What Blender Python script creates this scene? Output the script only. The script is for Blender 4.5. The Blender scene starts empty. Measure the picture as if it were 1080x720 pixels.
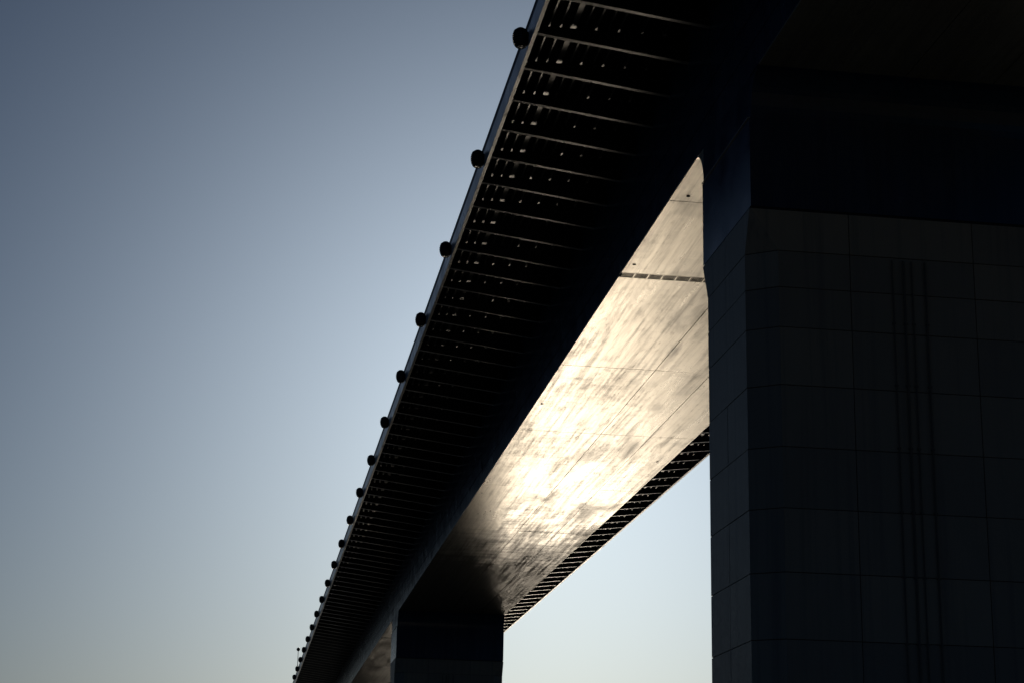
import bpy, bmesh, math, random
from mathutils import Vector, Matrix

# ------------------------------------------------------------------ camera, sky, sun, exposure
scene = bpy.context.scene
COL = scene.collection
random.seed(11)

YAW, PITCH, ROLL = math.radians(8.199), math.radians(16.266), 0.02
fwd = Vector((math.sin(YAW) * math.cos(PITCH), math.cos(YAW) * math.cos(PITCH), math.sin(PITCH)))
right = Vector((math.cos(YAW), -math.sin(YAW), 0))
up = right.cross(fwd)
cr = right * math.cos(ROLL) + up * math.sin(ROLL)
cu = up * math.cos(ROLL) - right * math.sin(ROLL)
cam_data = bpy.data.cameras.new('camera')
cam_data.sensor_width = 36
cam_data.lens = 65.0
cam_data.clip_start = 0.1
cam_data.clip_end = 60000
cam = bpy.data.objects.new('camera', cam_data)
COL.objects.link(cam)
cam.matrix_world = Matrix((cr, cu, -fwd)).transposed().to_4x4()      # the lens is the origin; the water lies 3 m below
scene.camera = cam

SUN_AZ, SUN_EL = math.radians(9.9), math.radians(15.7)               # azimuth measured from the bridge axis (+Y) to the right
world = bpy.data.worlds.new('World')
scene.world = world
world.use_nodes = True
wn = world.node_tree
sky = wn.nodes.new('ShaderNodeTexSky')
sky.sky_type = 'NISHITA'
sky.sun_disc = False
sky.sun_elevation = SUN_EL
sky.sun_rotation = SUN_AZ
sky.altitude = 0
sky.air_density = 0.9
sky.dust_density = 2.8
sky.ozone_density = 7.0
bg = wn.nodes['Background']
bg.inputs['Strength'].default_value = 0.05
SKY_REF = 27.0                                                        # the whole sky gets one contrast and one white balance
pre = wn.nodes.new('ShaderNodeVectorMath'); pre.operation = 'SCALE'; pre.inputs['Scale'].default_value = 1 / SKY_REF
gam = wn.nodes.new('ShaderNodeGamma'); gam.inputs['Gamma'].default_value = 1.25
wb = wn.nodes.new('ShaderNodeVectorMath'); wb.operation = 'MULTIPLY'; wb.inputs[1].default_value = (SKY_REF * 0.97, SKY_REF * 0.99, SKY_REF * 0.935)
wn.links.new(sky.outputs['Color'], pre.inputs[0])
wn.links.new(pre.outputs['Vector'], gam.inputs['Color'])
wn.links.new(gam.outputs['Color'], wb.inputs[0])
wn.links.new(wb.outputs['Vector'], bg.inputs['Color'])

sun_data = bpy.data.lights.new('sun', 'SUN')
sun_data.energy = 5.0
sun_data.angle = math.radians(0.5)
sun_data.color = (1.0, 0.85, 0.66)
sun = bpy.data.objects.new('sun', sun_data)
COL.objects.link(sun)
sdir = Vector((math.sin(SUN_AZ) * math.cos(SUN_EL), math.cos(SUN_AZ) * math.cos(SUN_EL), math.sin(SUN_EL)))
sun.rotation_euler = sdir.to_track_quat('Z', 'Y').to_euler()

scene.view_settings.view_transform = 'Standard'
scene.view_settings.look = 'None'
scene.view_settings.gamma = 1
scene.view_settings.exposure = -1.32
scene.render.engine = 'CYCLES'
scene.cycles.use_denoising = True
scene.cycles.max_bounces = 8

# ------------------------------------------------------------------ materials
def new_mat(name):
    m = bpy.data.materials.new(name)
    m.use_nodes = True
    return m, m.node_tree, m.node_tree.nodes['Principled BSDF']

def node(t, kind, **kw):
    n = t.nodes.new(kind)
    for k, v in kw.items():
        setattr(n, k, v)
    return n

def pos_noise(t, scale, nscale, detail=5, rough=0.6, dist=0.0, offset=(0, 0, 0)):
    """noise on world position, stretched by `scale`"""
    g = node(t, 'ShaderNodeNewGeometry')
    mp = node(t, 'ShaderNodeMapping')
    mp.inputs['Scale'].default_value = scale
    mp.inputs['Location'].default_value = offset
    t.links.new(g.outputs['Position'], mp.inputs['Vector'])
    n = node(t, 'ShaderNodeTexNoise')
    n.inputs['Scale'].default_value = nscale
    n.inputs['Detail'].default_value = detail
    n.inputs['Roughness'].default_value = rough
    n.inputs['Distortion'].default_value = dist
    t.links.new(mp.outputs['Vector'], n.inputs['Vector'])
    return n.outputs['Fac']

def ramp(t, fac, stops):
    r = node(t, 'ShaderNodeValToRGB')
    e = r.color_ramp.elements
    while len(e) < len(stops):
        e.new(0.5)
    for i, (p, c) in enumerate(stops):
        e[i].position = p
        e[i].color = (c, c, c, 1) if isinstance(c, (int, float)) else (*c, 1)
    t.links.new(fac, r.inputs['Fac'])
    return r.outputs['Color']

def mix(t, fac, a, b, mode='MIX'):
    m = node(t, 'ShaderNodeMix', data_type='RGBA', blend_type=mode)
    for sock, v in ((m.inputs['Factor'], fac), (m.inputs['A'], a), (m.inputs['B'], b)):
        if isinstance(v, bpy.types.NodeSocket):
            t.links.new(v, sock)
        elif isinstance(v, (int, float)):
            sock.default_value = v
        else:
            sock.default_value = (*v, 1)
    return m.outputs['Result']

def math_node(t, op, a, b):
    m = node(t, 'ShaderNodeMath', operation=op)
    for s, v in ((m.inputs[0], a), (m.inputs[1], b)):
        if isinstance(v, (int, float)):
            s.default_value = v
        else:
            t.links.new(v, s)
    return m.outputs[0]

def bump(t, b, height, strength, distance):
    n = node(t, 'ShaderNodeBump')
    n.inputs['Strength'].default_value = strength
    n.inputs['Distance'].default_value = distance
    t.links.new(height, n.inputs['Height'])
    t.links.new(n.outputs['Normal'], b.inputs['Normal'])

M = {}

def make_soffit():
    m, t, b = new_mat('weathered_soffit_paint')
    streak = pos_noise(t, (1.5, 0.035, 1), 2.4, 9, 0.72, 0.25)            # runs along the bridge
    blotch = pos_noise(t, (0.35, 0.09, 1), 1.0, 8, 0.68, 0.3, (3, 1, 0))
    fine = pos_noise(t, (1.6, 0.3, 1), 3.0, 8, 0.75, 0.3, (1, 7, 0))
    cross = pos_noise(t, (0.12, 1.6, 1), 1.8, 5, 0.6, 0.2, (9, 2, 0))
    base = mix(t, ramp(t, blotch, [(0.38, 0.0), (0.62, 1.0)]), (0.50, 0.445, 0.345), (0.64, 0.575, 0.46))
    dirt = ramp(t, streak, [(0.46, 0.0), (0.70, 1.0)])
    base = mix(t, math_node(t, 'MULTIPLY', dirt, 0.55), base, (0.20, 0.16, 0.115))
    veins = ramp(t, fine, [(0.55, 0.0), (0.68, 1.0)])
    base = mix(t, math_node(t, 'MULTIPLY', veins, ramp(t, blotch, [(0.45, 0.0), (0.65, 0.7)])), base, (0.17, 0.12, 0.075))
    g = node(t, 'ShaderNodeNewGeometry')
    sep = node(t, 'ShaderNodeSeparateXYZ')
    t.links.new(g.outputs['Position'], sep.inputs[0])
    near_far = node(t, 'ShaderNodeMapRange')                             # run-off grime collects towards the far pier
    near_far.inputs['From Min'].default_value = 118
    near_far.inputs['From Max'].default_value = 156
    t.links.new(sep.outputs['Y'], near_far.inputs['Value'])
    patch = pos_noise(t, (0.42, 0.10, 1), 1.3, 10, 0.76, 0.2, (20, 11, 0))
    scratch = pos_noise(t, (5.0, 0.06, 1), 2.0, 6, 0.7, 0.1, (4, 4, 0))
    patch = math_node(t, 'ADD', math_node(t, 'MULTIPLY', patch, 0.5), math_node(t, 'MULTIPLY', math_node(t, 'ADD', streak, pos_noise(t, (0.25, 1.3, 1), 1.1, 7, 0.7, 0.2, (7, 3, 0))), 0.25))
    scuff = ramp(t, patch, [(0.485, 0.0), (0.60, 1.0)])
    grime = ramp(t, math_node(t, 'ADD', patch, math_node(t, 'MULTIPLY', near_far.outputs['Result'], 0.36)), [(0.56, 0.0), (0.80, 1.0)])
    broad = ramp(t, pos_noise(t, (0.16, 0.055, 1), 1.5, 6, 0.62, 0.5, (31, 17, 0)), [(0.55, 0.0), (0.68, 1.0)])
    grime = math_node(t, 'MAXIMUM', grime, math_node(t, 'MULTIPLY', broad, 0.45))
    grime = math_node(t, 'MAXIMUM', grime, math_node(t, 'MULTIPLY', scuff, 0.30))
    base = mix(t, math_node(t, 'MULTIPLY', grime, 0.85), base, (0.10, 0.09, 0.078))
    base = mix(t, math_node(t, 'MULTIPLY', ramp(t, scratch, [(0.58, 0.0), (0.70, 1.0)]), 0.35), base, (0.24, 0.19, 0.13))
    t.links.new(base, b.inputs['Base Color'])
    r = math_node(t, 'ADD', ramp(t, blotch, [(0.3, 0.24), (0.7, 0.33)]), math_node(t, 'MULTIPLY', dirt, 0.10))
    r = math_node(t, 'ADD', r, math_node(t, 'MULTIPLY', veins, 0.12))
    r = math_node(t, 'ADD', r, math_node(t, 'MULTIPLY', grime, 0.26))
    t.links.new(r, b.inputs['Roughness'])
    b.inputs['IOR'].default_value = 1.55
    t.links.new(math_node(t, 'MULTIPLY', math_node(t, 'SUBTRACT', 1.0, grime), 0.42), b.inputs['Metallic'])
    t.links.new(math_node(t, 'MULTIPLY', math_node(t, 'SUBTRACT', 1.0, math_node(t, 'MULTIPLY', grime, 0.75)), 0.5), b.inputs['Specular IOR Level'])
    h = math_node(t, 'ADD', math_node(t, 'MULTIPLY', streak, 1.0), math_node(t, 'MULTIPLY', cross, 0.5))
    h = math_node(t, 'ADD', h, math_node(t, 'MULTIPLY', fine, 0.25))
    bump(t, b, h, 0.14, 0.03)
    return m
M['soffit'] = make_soffit()

def make_navy(name, c1, c2, rough, streak=True, bumpd=0.01):
    m, t, b = new_mat(name)
    s = pos_noise(t, (1.4, 1.4, 0.07), 1.6, 6, 0.6, 0.3) if streak else pos_noise(t, (0.5, 0.3, 0.5), 1.2, 6, 0.65, 0.4)
    col = mix(t, ramp(t, s, [(0.35, 0.0), (0.68, 1.0)]), c1, c2)
    t.links.new(col, b.inputs['Base Color'])
    f = pos_noise(t, (1, 1, 1), 0.7, 4, 0.55, 0.2, (5, 0, 2))
    t.links.new(ramp(t, f, [(0.3, rough - 0.04), (0.7, rough + 0.08)]), b.inputs['Roughness'])
    b.inputs['IOR'].default_value = 1.5
    if bumpd:
        bump(t, b, f, 0.12, bumpd)
    return m
M['navy'] = make_navy('dark_blue_steel_paint', (0.024, 0.054, 0.115), (0.042, 0.082, 0.16), 0.2, True, 0)
M['steel'] = make_navy('dark_underdeck_steel', (0.016, 0.020, 0.028), (0.032, 0.034, 0.038), 0.38, False)
M['fascia'] = make_navy('blue_grey_edge_paint', (0.46, 0.50, 0.53), (0.54, 0.57, 0.59), 0.3, False)
M['lip'] = make_navy('glitter_toned_edge_paint', (0.60, 0.55, 0.46), (0.70, 0.64, 0.54), 0.3, False)  # pale tan: water glitter on the down-facing edges put into the colour
M['flange'] = make_navy('glow_toned_flange_paint', (0.085, 0.09, 0.095), (0.15, 0.147, 0.138), 0.34, False)  # lighter than the rib steel: sky and water glow put into the colour
M['plate'] = make_navy('dull_deck_plate', (0.012, 0.014, 0.018), (0.02, 0.021, 0.024), 0.7, False)
M['coping'] = make_navy('dark_coping_paint', (0.02, 0.025, 0.035), (0.035, 0.04, 0.05), 0.5, False)
M['lamp'] = make_navy('black_cast_metal', (0.012, 0.013, 0.015), (0.022, 0.022, 0.024), 0.4, False)

m, t, b = new_mat('dull_lamp_glass')
b.inputs['Base Color'].default_value = (0.10, 0.085, 0.07, 1)
b.inputs['Roughness'].default_value = 0.15
M['glass'] = m

def make_concrete():
    m, t, b = new_mat('stained_pier_concrete')
    big = pos_noise(t, (0.3, 0.3, 0.12), 1.0, 6, 0.65, 0.5)
    run = pos_noise(t, (2.2, 2.2, 0.05), 1.6, 5, 0.6, 0.15, (2, 4, 1))
    fine = pos_noise(t, (1, 1, 1), 9.0, 6, 0.7, 0.0)
    oi = node(t, 'ShaderNodeObjectInfo')
    col = mix(t, ramp(t, big, [(0.35, 0.0), (0.7, 1.0)]), (0.46, 0.40, 0.295), (0.54, 0.47, 0.35))
    col = mix(t, math_node(t, 'MULTIPLY', ramp(t, run, [(0.5, 0.0), (0.72, 1.0)]), 0.5), col, (0.20, 0.185, 0.16))
    col = mix(t, math_node(t, 'MULTIPLY', oi.outputs['Random'], 0.5), col, (0.25, 0.24, 0.21))
    t.links.new(col, b.inputs['Base Color'])
    t.links.new(ramp(t, fine, [(0.3, 0.44), (0.7, 0.62)]), b.inputs['Roughness'])
    h = math_node(t, 'ADD', fine, math_node(t, 'MULTIPLY', run, 0.6))
    bump(t, b, h, 0.3, 0.02)
    return m
M['concrete'] = make_concrete()

m, t, b = new_mat('joint_sealant')
b.inputs['Base Color'].default_value = (0.03, 0.03, 0.03, 1)
b.inputs['Roughness'].default_value = 0.9
M['joint'] = m
m, t, b = new_mat('recessed_mortar')
b.inputs['Base Color'].default_value = (0.11, 0.10, 0.085, 1)
b.inputs['Roughness'].default_value = 0.9
M['mortar'] = m

m, t, b = new_mat('weathered_pipe_plastic')
b.inputs['Base Color'].default_value = (0.20, 0.185, 0.155, 1)
b.inputs['Roughness'].default_value = 0.7
M['pipe'] = m

def make_water():
    m, t, b = new_mat('rippled_river_water')
    b.inputs['Base Color'].default_value = (0.012, 0.022, 0.026, 1)
    b.inputs['IOR'].default_value = 1.33
    b.inputs['Roughness'].default_value = 0.25
    w = pos_noise(t, (0.5, 1.0, 1), 0.35, 4, 0.6, 0.3)
    bump(t, b, w, 0.5, 0.25)
    return m
M['water'] = make_water()

def make_ground():
    m, t, b = new_mat('rough_bank_soil')
    s = pos_noise(t, (1, 1, 1), 0.8, 8, 0.7, 0.2)
    col = mix(t, ramp(t, s, [(0.35, 0.0), (0.65, 1.0)]), (0.05, 0.055, 0.03), (0.11, 0.095, 0.07))
    t.links.new(col, b.inputs['Base Color'])
    b.inputs['Roughness'].default_value = 0.95
    bump(t, b, s, 0.6, 0.1)
    return m
M['ground'] = make_ground()

# ------------------------------------------------------------------ helpers
def link(name, mesh, mat, parent=None):
    o = bpy.data.objects.new(name, mesh)
    COL.objects.link(o)
    if mat and not mesh.materials:
        mesh.materials.append(mat)
    o.parent = parent
    return o

def mesh_from(name, verts, faces, recalc=True, smooth=False):
    me = bpy.data.meshes.new(name)
    me.from_pydata([tuple(v) for v in verts], [], faces)
    bm = bmesh.new()
    bm.from_mesh(me)
    if recalc:
        bmesh.ops.recalc_face_normals(bm, faces=bm.faces)
    for f in bm.faces:
        f.smooth = smooth
    bm.to_mesh(me)
    bm.free()
    return me

class MB:
    def __init__(self):
        self.v, self.f = [], []
    def box(self, x0, x1, y0, y1, z0, z1):
        n = len(self.v)
        self.v += [(x, y, z) for z in (z0, z1) for y in (y0, y1) for x in (x0, x1)]
        self.f += [tuple(n + i for i in q) for q in ((0, 2, 3, 1), (4, 5, 7, 6), (0, 1, 5, 4), (2, 6, 7, 3), (0, 4, 6, 2), (1, 3, 7, 5))]
    def prism(self, poly, axis, a, b):
        """polygon extruded along an axis; poly holds the two other coordinates in x,y,z order"""
        n, k = len(self.v), len(poly)
        for w in (a, b):
            for p in poly:
                q = list(p)
                q.insert(axis, w)
                self.v.append(tuple(q))
        self.f.append(tuple(range(n, n + k)))
        self.f.append(tuple(range(n + 2 * k - 1, n + k - 1, -1)))
        for i in range(k):
            j = (i + 1) % k
            self.f.append((n + i, n + j, n + k + j, n + k + i))
    def lathe(self, prof, seg, c=(0, 0, 0), axis=2):
        n = len(self.v)
        for r, h in prof:
            for s in range(seg):
                a = 2 * math.pi * s / seg
                q = [r * math.cos(a), r * math.sin(a)]
                q.insert(axis, h)
                self.v.append(tuple(c[i] + q[i] for i in range(3)))
        for i in range(len(prof) - 1):
            for s in range(seg):
                s2 = (s + 1) % seg
                self.f.append((n + i * seg + s, n + i * seg + s2, n + (i + 1) * seg + s2, n + (i + 1) * seg + s))
        self.f.append(tuple(n + s for s in range(seg)))
        self.f.append(tuple(n + (len(prof) - 1) * seg + s for s in reversed(range(seg))))
    def mesh(self, name, smooth=False):
        return mesh_from(name, self.v, self.f, True, smooth)
    def build(self, name, mat, parent=None, smooth=False):
        return link(name, self.mesh(name, smooth), mat, parent)

def thing(name, label, cat, loc=(0, 0, 0), group=None):
    o = bpy.data.objects.new(name, None)
    COL.objects.link(o)
    o.location = loc
    o['label'] = label
    o['category'] = cat
    if group:
        o['group'] = group
    return o

# ------------------------------------------------------------------ the setting
WATER_Z = -3.0
R = 25000
o = link('water', mesh_from('water', [(-R, -R, WATER_Z), (R, -R, WATER_Z), (R, R, WATER_Z), (-R, R, WATER_Z)], [(0, 1, 2, 3)]), M['water'])
o['kind'] = 'structure'

def river_bank():
    xs = [-400 + 20 * i for i in range(41)]
    prof = [(-400, 3.0), (-120, 0.4), (-40, -1.2), (-8, -1.65), (3, -1.7), (9, -2.3), (15, -3.4), (20, -5.0)]
    v, f = [], []
    for i, x in enumerate(xs):
        for j, (y, z) in enumerate(prof):
            v.append((x, y + (random.uniform(-1.6, 1.6) if j > 4 else 0), z + (random.uniform(-0.1, 0.1) if j not in (3, 4) else 0)))
    k = len(prof)
    for i in range(len(xs) - 1):
        for j in range(k - 1):
            f.append((i * k + j, (i + 1) * k + j, (i + 1) * k + j + 1, i * k + j + 1))
    o = link('ground', mesh_from('ground', v, f, smooth=True), M['ground'])
    o['kind'] = 'structure'
river_bank()

# ------------------------------------------------------------------ bridge dimensions (metres, lens at the origin)
XC = 20.45                       # centre line
SX0, SX1, SZ = 15.25, 25.65, 25.0      # soffit
EX0 = 9.24                       # left outer edge of the deck
EX1 = 32.35
XM = (EX0 + EX1) / 2              # mirror line of the cantilevers
DZ = 30.1                        # underside of the deck plate
WTX = 14.95                      # web top, left
Y0, Y1 = -190.0, 430.0
PITCH_Y = 3.03                   # rib spacing
RIB0 = 60.48                     # first rib with a floodlight
PIER_Y = (53.2, 59.3)           # near pier head
SPAN = 126.8

bridge = thing('box_girder_bridge', 'long dark blue steel box girder bridge seen from below, crossing the sky diagonally', 'bridge', (XC, 0, SZ))
BX = Matrix.Translation((-XC, 0, -SZ))
def part(o):                     # geometry is written in world coordinates, the bridge empty sits on its centre line
    o.matrix_parent_inverse = BX
    return o

# deck slab
mb = MB()
mb.box(EX0 + 0.02, EX1 - 0.02, Y0, Y1, DZ, DZ + 0.28)
part(mb.build('deck_slab', M['plate'], bridge))

# inner shell of the girder (behind the plates, shows only in the joints)
mb = MB()
mb.prism([(SX0 + 0.07, SZ + 0.07), (SX1 - 0.07, SZ + 0.07), (2 * XM - WTX - 0.07, DZ - 0.005), (WTX + 0.07, DZ - 0.005)], 1, Y0, Y1)
part(mb.build('girder_core', M['joint'], bridge))

# soffit plates: columns and rows with open joints
cols = [SX0, 20.1, 23.05, SX1]
GR0, GR1 = 73.42, 74.12          # slot that the vent grilles fill
rows = [Y0, -150, -110, -75, -50, -25, -10, 5, 20, 35, 45, PIER_Y[0] - 1.0]
span_rows = [64.6, GR0, GR1, 88.4, 102.6, 118.2, 134.4, 149.0, 163.5]
for k in range(3):
    s = k * SPAN
    rr = [PIER_Y[1] + 1.0] + span_rows
    seg = [y + s for y in rr] + [PIER_Y[0] - 1.0 + s + SPAN]
    rows_k = [y for y in seg if y < Y1]
    rows.append(None)
    rows += rows_k
gap = 0.034
prev = None
first_grille = []
for y in rows:
    if y is None:
        prev = None
        continue
    if prev is not None and y - prev > 0.1:
        is_grille = 0.5 < y - prev < 0.9
        if not is_grille:
            for i in range(3):
                x0, x1 = cols[i] + (gap / 2 if i else 0), cols[i + 1] - (gap / 2 if i < 2 else 0)
                ya, yb = prev + gap / 2, y - gap / 2
                dz = [random.uniform(-0.006, 0.006) for _ in range(4)]
                v = [(x0, ya, SZ + dz[0]), (x1, ya, SZ + dz[1]), (x1, yb, SZ + dz[2]), (x0, yb, SZ + dz[3])]
                v += [(p[0], p[1], SZ + 0.06) for p in v]
                f = [(0, 3, 2, 1), (4, 5, 6, 7), (0, 1, 5, 4), (1, 2, 6, 5), (2, 3, 7, 6), (3, 0, 4, 7)]
                part(link('soffit_plate', mesh_from('soffit_plate', v, f), M['soffit'], bridge))
        else:
            first_grille.append((prev, y))
    prev = y
# the last bit behind the first break: near girder bay up to the near pier is closed by its fillet

# vent grilles: a row of perforated panels across the soffit
n_gr = 17
gw = (SX1 - SX0) / n_gr
def grille_mesh(w, l):
    mb = MB()
    t = 0.008
    nx, ny = 6, 4
    bw = 0.042
    mb.box(0.03, w - 0.03, 0.06, 0.06 + bw, 0, t)
    mb.box(0.03, w - 0.03, l - 0.06 - bw, l - 0.06, 0, t)
    for i in range(nx + 1):
        x = 0.03 + (w - 0.06 - bw) * i / nx
        mb.box(x, x + bw, 0.06 + bw, l - 0.06 - bw, 0.001, t - 0.001)
    for j in range(1, ny):
        y = 0.06 + (l - 0.12 - bw) * j / ny
        mb.box(0.03 + bw, w - 0.03 - bw, y, y + bw * 0.8, 0.002, t - 0.002)
    return mb.mesh('vent_grille')
gm = grille_mesh(gw, GR1 - GR0)
for gi, (ya, yb) in enumerate(first_grille):
    for i in range(n_gr):
        g = link('vent_grille', gm, M['joint'], bridge)
        g.location = (SX0 + gw * i, ya, SZ + 0.004)
        part(g)
    mb = MB()
    mb.box(SX0 + 0.06, SX1 - 0.06, ya + 0.02, yb - 0.02, SZ + 0.013, SZ + 0.04)
    part(mb.build('grille_backing', M['soffit'], bridge))
    # pale bars between the panels and along both sides of the slot
    mb = MB()
    mb.box(SX0, SX1, ya + 0.012, ya + 0.05, SZ - 0.004, SZ + 0.048)
    mb.box(SX0, SX1, yb - 0.05, yb - 0.012, SZ - 0.004, SZ + 0.048)
    for i in range(1, n_gr):
        x = SX0 + gw * i
        mb.box(x - 0.03, x + 0.03, ya + 0.05, yb - 0.05, SZ - 0.002, SZ + 0.048)
    part(mb.build('grille_frame', M['soffit'], bridge))

# drain holes in the soffit
mb = MB()
mb.lathe([(0.075, -0.02), (0.075, 0.03), (0.05, 0.03), (0.05, -0.012), (0.03, -0.012)], 12)
dm = mb.mesh('drain_spout')
for x, y in ((15.85, 64.0), (15.55, 72.3), (15.6, 96.4), (24.9, 109.0), (15.6, 121.0)):
    d = link('drain_spout', dm, M['joint'], bridge)
    d.location = (x, y, SZ)
    part(d)

# webs
def web_x(z):
    return WTX + (SX0 - WTX) * (DZ - z) / (DZ - SZ)
zr = [SZ + 0.062, SZ + 0.95, SZ + 1.9, SZ + 2.85, SZ + 3.8, DZ]
k0 = -6
plate_cache = {}
wg = 0.045
for c in range(k0, 69):
    ya, yb = RIB0 + c * PITCH_Y + wg / 2, RIB0 + (c + 1) * PITCH_Y - wg / 2
    for r in range(4):
        if r not in plate_cache:
            za, zb = zr[r] + (wg / 2 if r else 0), (zr[r + 1] if r < 3 else DZ - 0.004) - wg / 2
            xa, xb = web_x(za), web_x(zb)
            ln = yb - ya
            v = [(xa, 0, za), (xa, ln, za), (xb, ln, zb), (xb, 0, zb)]
            v += [(p[0] + 0.055, p[1], p[2]) for p in v]
            f = [(0, 1, 2, 3), (7, 6, 5, 4), (0, 4, 5, 1), (1, 5, 6, 2), (2, 6, 7, 3), (3, 7, 4, 0)]
            plate_cache[r] = mesh_from('web_plate', v, f)
        p = link('web_plate', plate_cache[r], M['navy'], bridge)
        p.location = (0, ya, 0)
        part(p)
def plain_web(side, ya, yb):
    mb = MB()
    a, b2 = web_x(SZ), WTX
    poly = [(a, SZ + 0.062), (b2, DZ - 0.004), (b2 + 0.055, DZ - 0.004), (a + 0.055, SZ + 0.062)]
    if side > 0:
        poly = [(SX1, SZ + 0.062), (2 * XM - WTX, DZ - 0.004), (2 * XM - WTX - 0.055, DZ - 0.004), (SX1 - 0.055, SZ + 0.062)]
    mb.prism(poly, 1, ya, yb)
    part(mb.build('web', M['navy'], bridge))
plain_web(-1, Y0, RIB0 + k0 * PITCH_Y - 0.01)
plain_web(-1, RIB0 + 69 * PITCH_Y + 0.01, Y1)
plain_web(1, Y0, Y1)

# stringers under the cantilevered deck
ST = [(0.62, 0.030, 1), (1.04, 0.030, 1), (1.50, 0.10, 1), (1.93, 0.030, 0), (2.35, 0.038, 1), (2.80, 0.030, 0),
      (3.20, 0.038, 1), (4.05, 0.038, 1), (4.90, 0.038, 1)]      # distance from the edge, half width, notched ribs
for side in (-1, 1):
    for d, w, nt in ST:
        x, z0 = EX0 + d, DZ - 0.25
        mb = MB()
        if w > 0.08:
            poly = [(x - w * 1.4, DZ - 0.002), (x - w, z0), (x + w, z0), (x + w * 1.4, DZ - 0.002)]
        else:
            poly = [(x - 0.008, DZ - 0.002), (x - 0.008, z0 + 0.03), (x - w, z0 + 0.015), (x - w, z0), (x + w, z0), (x + w, z0 + 0.015), (x + 0.008, z0 + 0.03), (x + 0.008, DZ - 0.002)]
        if side > 0:
            poly = [(2 * XM - a, z) for a, z in poly]
        mb.prism(poly, 1, Y0, Y1)
        part(mb.build('stringer', M['flange'], bridge))

# cantilever ribs: tapered web with notches round the stringers, bottom flange as a sub-part
def rib_z(x):
    return 29.50 + (28.82 - 29.50) * (x - 9.4) / (14.95 - 9.4)
def rib_meshes(side, var):
    rng = random.Random(40 + var)
    fx = (lambda x: x) if side < 0 else (lambda x: 2 * XM - x)
    mb = MB()
    xa, xb = EX0 + 0.06, WTX + 0.10
    NZ = DZ - 0.30                                  # underside of the notches
    cuts = []
    for d, w, nt in ST:
        if nt:
            if var and d > 1.6 and rng.random() < 0.25:
                continue
            h = w * 1.4 + rng.uniform(0.018, 0.04)
            cuts.append((EX0 + d - h, EX0 + d + h))
    def strip(x0, x1, zf0, zf1):
        xs = sorted((fx(x0), fx(x1)))
        a, b2 = (zf0(x0), zf1(x0)), (zf0(x1), zf1(x1))
        poly = [(fx(x0), a[0]), (fx(x1), b2[0]), (fx(x1), b2[1]), (fx(x0), a[1])]
        mb.prism(poly, 1, -0.012, 0.012)
    strip(xa, xb, rib_z, lambda x: NZ)
    edge = xa
    for c0, c1 in cuts:
        if c0 - edge > 0.02:
            strip(edge, c0, lambda x: NZ, lambda x: DZ - 0.002)
        edge = c1
    strip(edge, xb, lambda x: NZ, lambda x: DZ - 0.002)
    web = mb.mesh('cantilever_rib')
    mb = MB()
    fw, ft = 0.10, 0.025
    poly = [(fx(xa), rib_z(xa)), (fx(xb), rib_z(xb)), (fx(xb), rib_z(xb) - ft), (fx(xa), rib_z(xa) - ft)]
    mb.prism(poly, 1, -fw, fw)
    return web, mb.mesh('bottom_flange')
NR0, NR1 = -33, 121
for side in (-1, 1):
    kinds = [rib_meshes(side, v) for v in range(5)]
    for c in range(NR0, NR1):
        y = RIB0 + c * PITCH_Y
        wm, fm = random.choice(kinds)
        r = link('cantilever_rib', wm, M['steel'], bridge)
        r.location = (0, y, 0)
        part(r)
        f = link('bottom_flange', fm, M['flange'], r)

# edge beams: painted fascia, dark coping, bottom lip
for side in (-1, 1):
    fx = (lambda x: x) if side < 0 else (lambda x: 2 * XM - x)
    mb = MB()
    xs = sorted((fx(EX0), fx(EX0 + 0.03)))
    mb.box(xs[0], xs[1], Y0, Y1, 29.40, 30.16)
    part(mb.build('edge_fascia', M['fascia'], bridge))
    mb = MB()
    xs = sorted((fx(EX0 - 0.012), fx(EX0 + 0.4)))
    mb.box(xs[0], xs[1], Y0, Y1, 30.385, 30.47)
    xs = sorted((fx(EX0 + 0.008), fx(EX0 + 0.3)))
    mb.box(xs[0], xs[1], Y0, Y1, 30.163, 30.385)
    part(mb.build('edge_coping', M['coping'], bridge))
    mb = MB()
    xs = sorted((fx(EX0 + 0.002), fx(EX0 + 0.14)))
    mb.box(xs[0], xs[1], Y0, Y1, 29.375, 29.397)
    part(mb.build('bottom_lip', M['lip'], bridge))

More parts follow.
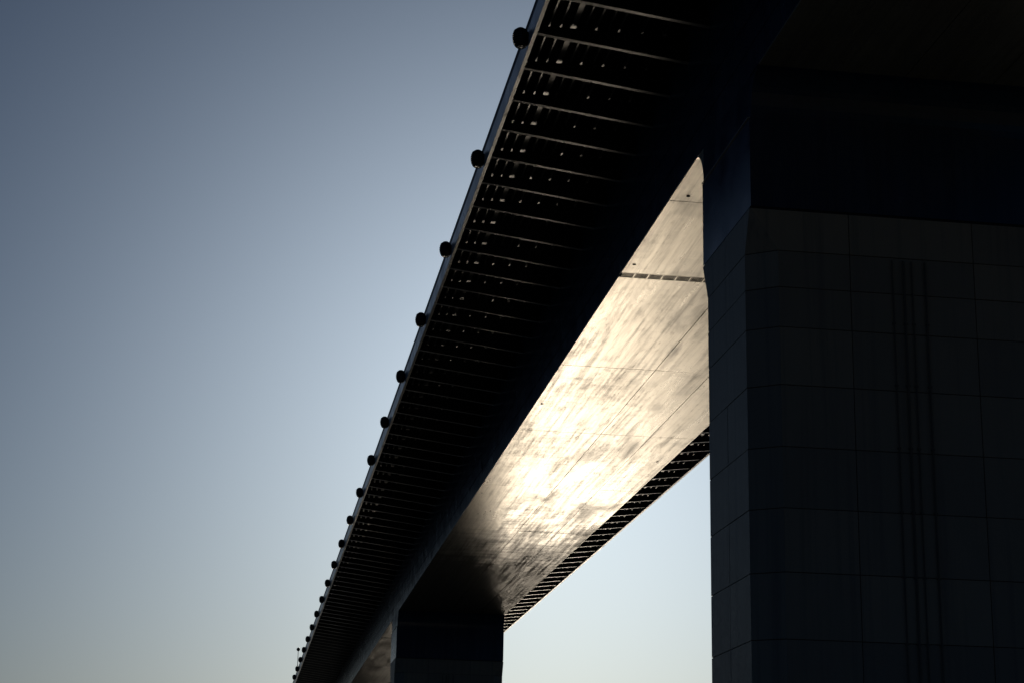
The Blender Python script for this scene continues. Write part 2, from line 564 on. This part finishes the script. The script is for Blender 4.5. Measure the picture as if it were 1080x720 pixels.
# ------------------------------------------------------------------ piers
def make_pier():
    """built at the near pier's place in local coordinates: origin on the pier's axis at the water"""
    ox, oy = XC, (PIER_Y[0] + PIER_Y[1]) / 2
    p = thing('bridge_pier', '', 'pier', (ox, oy, WATER_Z))
    T = Matrix.Translation((-ox, -oy, -WATER_Z))
    parts = []
    def add(o):
        o.data.transform(T)
        parts.append(o)
        return o
    hx0, hx1 = SX0 - 0.05, SX1 + 0.05
    ya, yb = PIER_Y
    # steel head
    mb = MB()
    mb.box(hx0, hx1, ya, yb, 20.62, 23.6)
    add(mb.build('pier_head', M['navy'], p))
    # fillets up into the soffit, front and rear: a concave quarter ellipse
    def fillet(y, s, name):
        mb = MB()
        n, ry, rz = 10, 1.02, 1.4
        poly = [(y - s * 0.6, 23.603), (y, 23.603)]
        for i in range(1, n + 1):
            a = math.pi / 2 * i / n
            poly.append((y + s * ry * (1 - math.cos(a)), 23.603 + rz * math.sin(a) - 0.004 * (i == n)))
        poly.append((y - s * 0.6, 25.0 - 0.001))
        v, f = [], []
        mb.prism(poly, 0, SX0 - 0.004, SX1 + 0.004)
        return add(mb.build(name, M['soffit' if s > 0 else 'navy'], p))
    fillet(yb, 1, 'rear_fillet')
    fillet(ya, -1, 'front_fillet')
    # side plates of the head between the fillets
    for x0, x1 in ((SX0 - 0.01, SX0 + 0.10), (SX1 - 0.10, SX1 + 0.01)):
        mb = MB()
        mb.box(x0, x1, ya + 0.02, yb - 0.02, 23.606, 25.05)
        add(mb.build('side_plate', M['navy'], p))
    # weld ledge round the head
    for x0, x1 in ((hx0 - 0.05, hx0 + 0.02), (hx1 - 0.02, hx1 + 0.05)):
        mb = MB()
        mb.box(x0, x1, ya + 0.01, yb - 0.06, 23.61, 23.64)
        add(mb.build('weld_ledge', M['lip'], p))
    # concrete shaft: an octagon of cast panels over a recessed core
    cx0, cx1 = hx0 - 0.03, hx1 + 0.03
    def ring(chx, chy, inset=0.0):
        a, b2, c, d = cx0 + inset, cx1 - inset, ya + 0.04 + inset, yb - 0.04 - inset
        k = inset * 0.41
        return [(a, d - chy + k), (a, c + chy - k), (a + chx - k, c), (b2 - chx + k, c), (b2, c + chy - k), (b2, d - chy + k), (b2 - chx + k, d), (a + chx - k, d)]
    lifts = [-7.0, -2.7, -0.75, 1.2, 3.15, 5.1, 7.05, 9.05, 11.0, 12.9, 14.85, 16.7, 18.0, 19.2, 20.56]
    def chamfer(z):
        return (0.9, 0.66) if z < 19.3 else (0.02, 0.02)
    def split(i):                                   # joints across each of the eight faces
        if i == 2 or i == 6:
            return [None, 18.4, 22.5, None]
        if i == 0 or i == 4:
            return [0, 0.5, 1.0]
        return [0, 1.0]
    g, dep = 0.028, 0.05
    mbc = MB()
    n0 = len(mbc.v)
    zs = lifts
    for z in zs:
        for q in ring(*chamfer(z), 0.045):
            mbc.v.append((*q, z))
    for i in range(len(zs) - 1):
        for j in range(8):
            j2 = (j + 1) % 8
            mbc.f.append((i * 8 + j, i * 8 + j2, (i + 1) * 8 + j2, (i + 1) * 8 + j))
    mbc.f.append(tuple(range(8)))
    mbc.f.append(tuple((len(zs) - 1) * 8 + j for j in range(8)))
    add(mbc.build('pier_core', M['mortar'], p))
    for i in range(len(zs) - 1):
        ra, rb = ring(*chamfer(zs[i])), ring(*chamfer(zs[i + 1]))
        for j in range(8):
            j2 = (j + 1) % 8
            A, B = Vector((*ra[j], zs[i])), Vector((*ra[j2], zs[i]))
            D, C = Vector((*rb[j], zs[i + 1])), Vector((*rb[j2], zs[i + 1]))
            nrm = (B - A).cross(D - A).normalized()
            cen = (A + B + C + D) / 4
            if nrm.dot(cen - Vector((XC, (ya + yb) / 2, cen.z))) < 0:
                nrm = -nrm
            sp = split(j)
            if len(sp) == 4:                        # joints at fixed places across the wide faces
                frac = lambda U, V: [0] + sorted((x - U.x) / (V.x - U.x) for x in sp[1:3]) + [1]
                spa, spb = frac(A, B), frac(D, C)
            else:
                spa = spb = sp
            for k in range(len(spa) - 1):
                s0, s1 = spa[k], spa[k + 1]
                P = [A.lerp(B, s0), A.lerp(B, s1), D.lerp(C, spb[k + 1]), D.lerp(C, spb[k])]
                c = sum(P, Vector()) / 4
                Q = []
                for k, q in enumerate(P):
                    u = (P[k ^ 1] - q)
                    w = (P[3 - k] - q)
                    lu, lw = u.length, w.length
                    # faces fold round the corners, so only true joints stay open sideways
                    side_gap = g / 2 if not ((k in (0, 3) and s0 == 0) or (k in (1, 2) and s1 == 1)) else 0.0015
                    q2 = q + (u / lu * min(side_gap, lu * 0.4) if lu > 1e-6 else Vector()) + w / lw * (g / 2)
                    Q.append(q2)
                off = nrm * random.uniform(-0.006, 0.004)
                v = [q + off for q in Q] + [q - nrm * dep for q in Q]
                f = [(0, 1, 2, 3), (7, 6, 5, 4), (0, 4, 5, 1), (1, 5, 6, 2), (2, 6, 7, 3), (3, 7, 4, 0)]
                add(link('concrete_panel', mesh_from('concrete_panel', v, f), M['concrete'], p))
    # downpipes on the face towards the camera
    for x, r_ in ((19.78, 0.022), (20.15, 0.034), (20.42, 0.022), (20.86, 0.028)):
        mb = MB()
        mb.lathe([(r_, -7.0), (r_, 19.1)], 10, (x, ya + 0.04 - r_ - 0.02, 0))
        for z in [-1 + 2 * i for i in range(10)]:
            mb.box(x - r_ - 0.03, x + r_ + 0.03, ya + 0.04 - r_ - 0.03, ya + 0.055, z, z + 0.06)
        add(mb.build('downpipe', M['pipe'], p))
    # thin capping strip between steel and concrete
    mb = MB()
    mb.box(hx0 + 0.03, hx1 - 0.03, ya + 0.03, yb - 0.03, 20.555, 20.62)
    add(mb.build('bearing_joint', M['joint'], p))
    return p, parts

pier, pier_parts = make_pier()
pier['label'] = 'massive near pier at the right edge, pale concrete panels under a dark blue steel head'
pier['group'] = 'piers under the bridge'
far_labels = ['far pier standing left of centre, small and almost black below the glowing soffit',
              'next distant pier in line beyond the far black pier']
for k in range(1, 3):
    c = pier.copy()
    COL.objects.link(c)
    c.location = pier.location + Vector((0, SPAN * k, 0))
    c['label'] = far_labels[k - 1]
    for q in pier_parts:
        d = q.copy()
        COL.objects.link(d)
        d.parent = c

# ------------------------------------------------------------------ floodlights on the left deck edge
def make_floodlight():
    """round finned lamp, its arm bolted to the fascia; origin on the fascia face"""
    p = thing('round_floodlight', '', 'floodlight', (EX0, RIB0, 29.8))
    parts = []
    c = (-0.27, 0, 0.02)
    prof = [(0.05, -0.385)]
    nf = 7
    for i in range(nf):                              # stack of cooling fins on a rounded body
        h0 = -0.345 + 0.69 * i / nf
        h1 = h0 + 0.048
        h2 = -0.345 + 0.69 * (i + 1) / nf
        rr = lambda h: 0.31 * math.sqrt(max(0.0, 1 - (h / 0.47) ** 2))
        prof += [(rr(h0), h0), (rr(h1), h1), (rr(h1) * 0.86, h1 + 0.004), (rr(h2) * 0.86, h2 - 0.004)]
    prof.append((0.12, 0.385))
    mb = MB()
    mb.lathe(prof, 16, c)
    parts.append(mb.build('housing', M['lamp'], p))
    mb = MB()
    mb.lathe([(0.04, -0.37), (0.15, -0.395), (0.17, -0.382), (0.10, -0.36)], 16, c)
    parts.append(mb.build('lens', M['glass'], p))
    mb = MB()
    mb.box(-0.10, -0.005, -0.09, 0.09, -0.07, 0.09)
    mb.box(-0.022, 0.0, -0.17, 0.17, -0.2, 0.2)
    parts.append(mb.build('bracket', M['lamp'], p))
    mb = MB()
    for y in (-0.13, 0.13):
        for z in (-0.16, 0.16):
            mb.lathe([(0.018, -0.034), (0.018, -0.022)], 6, (0, y, z), 0)
    parts.append(mb.build('bolt', M['lamp'], p))
    return p, parts

ORD = ['topmost', 'second', 'third', 'fourth', 'fifth', 'sixth', 'seventh', 'eighth', 'ninth', 'tenth', 'eleventh', 'twelfth', 'thirteenth',
       'fourteenth', 'fifteenth', 'sixteenth', 'seventeenth', 'eighteenth', 'nineteenth', 'twentieth']
fl, fl_parts = make_floodlight()
fl['group'] = 'round floodlights along the left deck edge'
for k in range(20):
    lab = ('topmost and largest round floodlight on the left edge of the bridge deck' if k == 0 else
           'round black floodlight on the left deck edge, %s counting down from the top' % ORD[k])
    if k == 0:
        c = fl
    else:
        c = fl.copy()
        COL.objects.link(c)
        for q in fl_parts:
            d = q.copy()
            COL.objects.link(d)
            d.parent = c
    c.location = (EX0, RIB0 + 1.1 + 12.12 * k, 29.78)
    c['label'] = lab
    c.rotation_euler = (random.uniform(-0.05, 0.05), random.uniform(-0.06, 0.06), 0)

# ------------------------------------------------------------------ post on the far parapet
post = thing('lamp_post', 'thin lamp post with a ball lantern rising above the far deck edge, bottom left', 'lamp post', (9.1, 283.0, 30.47))
mb = MB()
mb.lathe([(0.10, 0.0), (0.10, 0.12), (0.05, 0.16), (0.04, 2.35)], 10)
mb.build('pole', M['lamp'], post)
mb = MB()
mb.lathe([(0.07, 2.3)] + [(0.27 * math.cos(a), 2.58 + 0.27 * math.sin(a)) for a in [math.radians(-75 + 15 * i) for i in range(11)]] + [(0.03, 2.87)], 14)
mb.build('lantern', M['lamp'], post, True)
